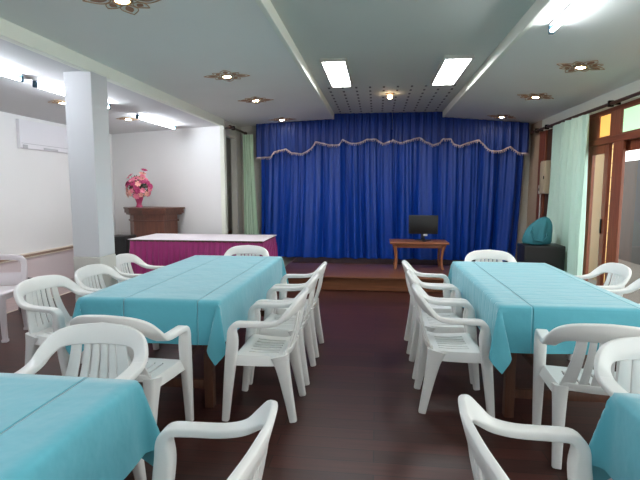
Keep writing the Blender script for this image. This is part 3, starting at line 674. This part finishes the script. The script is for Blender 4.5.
b = NB(); tube(b, [(-.06, 0, .30), (-.05, -.02, .42), (.05, -.02, .42), (.06, 0, .30)], .010, 8); obj('handle', b, M['black'], t)

# ------------------------------------------------------------------ dining tables and their cloths
def cloth(W, L, ov, seed):
    rn = random.Random(seed); ph = [rn.uniform(0, 6.28) for _ in range(10)]; hw, hl = W/2, L/2; b = NB()
    def axis(h):
        n = int(2*h/.05); k = 16
        return [-h-ov*(1-i/k) for i in range(k)]+[-h+2*h*i/n for i in range(n+1)]+[h+ov*(i+1)/k for i in range(k)]
    xs, ys = axis(hw), axis(hl); pts = []
    for s in xs:
        col = []
        for q in ys:
            a, c = abs(s)-hw, abs(q)-hl; sx, sy = (1 if s > 0 else -1), (1 if q > 0 else -1); per = q if a > 0 else s
            ed = .008
            def out(d, along, k): return ed*min(1, d/.02)+.03*d+.03*d*math.sin(along*5.5+ph[k])*(.5+d/ov)+.025*d*math.sin(along*13+ph[k+1])*d/ov
            def dz(d): return -(d-.006) if d > .012 else -d*.5
            if a <= 1e-9 and c <= 1e-9: p = (s, q, .0015*math.sin(5*s+ph[0])*math.sin(4*q+ph[1])+.0015)
            elif c <= 1e-9: p = (s*hw/abs(s)+sx*out(a, q*1.0, 2 if sx > 0 else 4), q, dz(a))
            elif a <= 1e-9: p = (s, q*hl/abs(q)+sy*out(c, s*1.0, 3 if sy > 0 else 5), dz(c))
            else:
                r = math.hypot(a, c); f = math.atan2(c, a); k = sx*hw, sy*hl
                ox = out(r, sy*hl, 2 if sx > 0 else 4)*math.cos(f); oy = out(r, sx*hw, 3 if sy > 0 else 5)*math.sin(f)
                fin = .22*r*math.sin(2*f)**.8; lat = .16*r*math.sin(4*f)
                p = (k[0]+sx*(ox-fin*.15+lat*1.25), k[1]+sy*(oy+fin*.85+lat*.25), dz(r*math.sqrt(max(.1, 1-(.2*math.sin(2*f))**2))))
            col.append(p)
        pts.append(col)
    grid(b, pts); bmesh.ops.recalc_face_normals(b, faces=b.faces)
    bmesh.ops.solidify(b, geom=b.faces[:], thickness=-.002)
    bmesh.ops.translate(b, vec=(0, 0, .7525), verts=b.verts)
    return b
def dining_table(x0, x1, y0, y1, lt, lc, cm, seed):
    cx, cy, W, L = (x0+x1)/2, (y0+y1)/2, x1-x0, y1-y0
    t = thing('dining_table', lt, 'table', (cx, cy, 0), 0, 'dining tables'); m = M['table_wood']
    hx, hy = W/2-.004, L/2-.004
    b = NB(); box(b, -hx, hx, -hy, hy, .722, .749, .003); obj('tabletop', b, m, t)
    b = NB()
    for s in (-1, 1): box(b, -hx+.09, hx-.09, s*(hy-.10)-.012, s*(hy-.10)+.012, .64, .722, .003); box(b, s*(hx-.10)-.012, s*(hx-.10)+.012, -hy+.09, hy-.09, .64, .722, .003)
    obj('apron', b, m, t)
    b = NB()
    for s in (-1, 1): box(b, -hx+.1, hx-.1, s*(hy-.10)-.015, s*(hy-.10)+.015, .13, .19, .003)
    box(b, -.02, .02, -hy+.1, hy-.1, .14, .18, .003); obj('stretcher', b, m, t)
    for sx in (-1, 1):
        for sy in (-1, 1):
            b = NB(); box(b, sx*(hx-.10)-.03, sx*(hx-.10)+.03, sy*(hy-.10)-.03, sy*(hy-.10)+.03, .002, .722, .004); obj('leg', b, m, t)
    o = obj('tablecloth', cloth(W, L, .29, seed), cm, None, angle=70, loc=(cx, cy, 0)); tag(o, lc, 'tablecloth', 'turquoise tablecloths')
TQ = srgb(84, 174, 191)
cm1 = cloth_mat('turquoise_cloth', TQ, .5, 10, .16, 3); cm2 = cloth_mat('turquoise_cloth_pressed', TQ, .62, .115, .245, 0); cm3 = cloth_mat('turquoise_cloth_single_crease', TQ, .9, 10, -.285, 3)
dining_table(-1.95, -1.00, 2.84, 4.86, 'wooden table on the podium side under a turquoise cloth', 'turquoise tablecloth draped over the whole visible table on the podium side', cm1, 1)
dining_table(.76, 1.63, 2.94, 4.75, 'wooden table on the glass door side under a turquoise cloth', 'turquoise tablecloth with pressed cross creases on the glass door side table', cm2, 2)
dining_table(-1.86, -.89, -.35, 1.605, 'front table cut off by the frame beside the alcove', 'turquoise tablecloth with one long crease on the cropped front table, podium side', cm3, 3)
dining_table(.84, 1.80, -.25, 1.70, 'front table cut off by the frame at the door side corner', 'turquoise tablecloth on the cropped front table, only its corner showing, door side', cm3, 4)
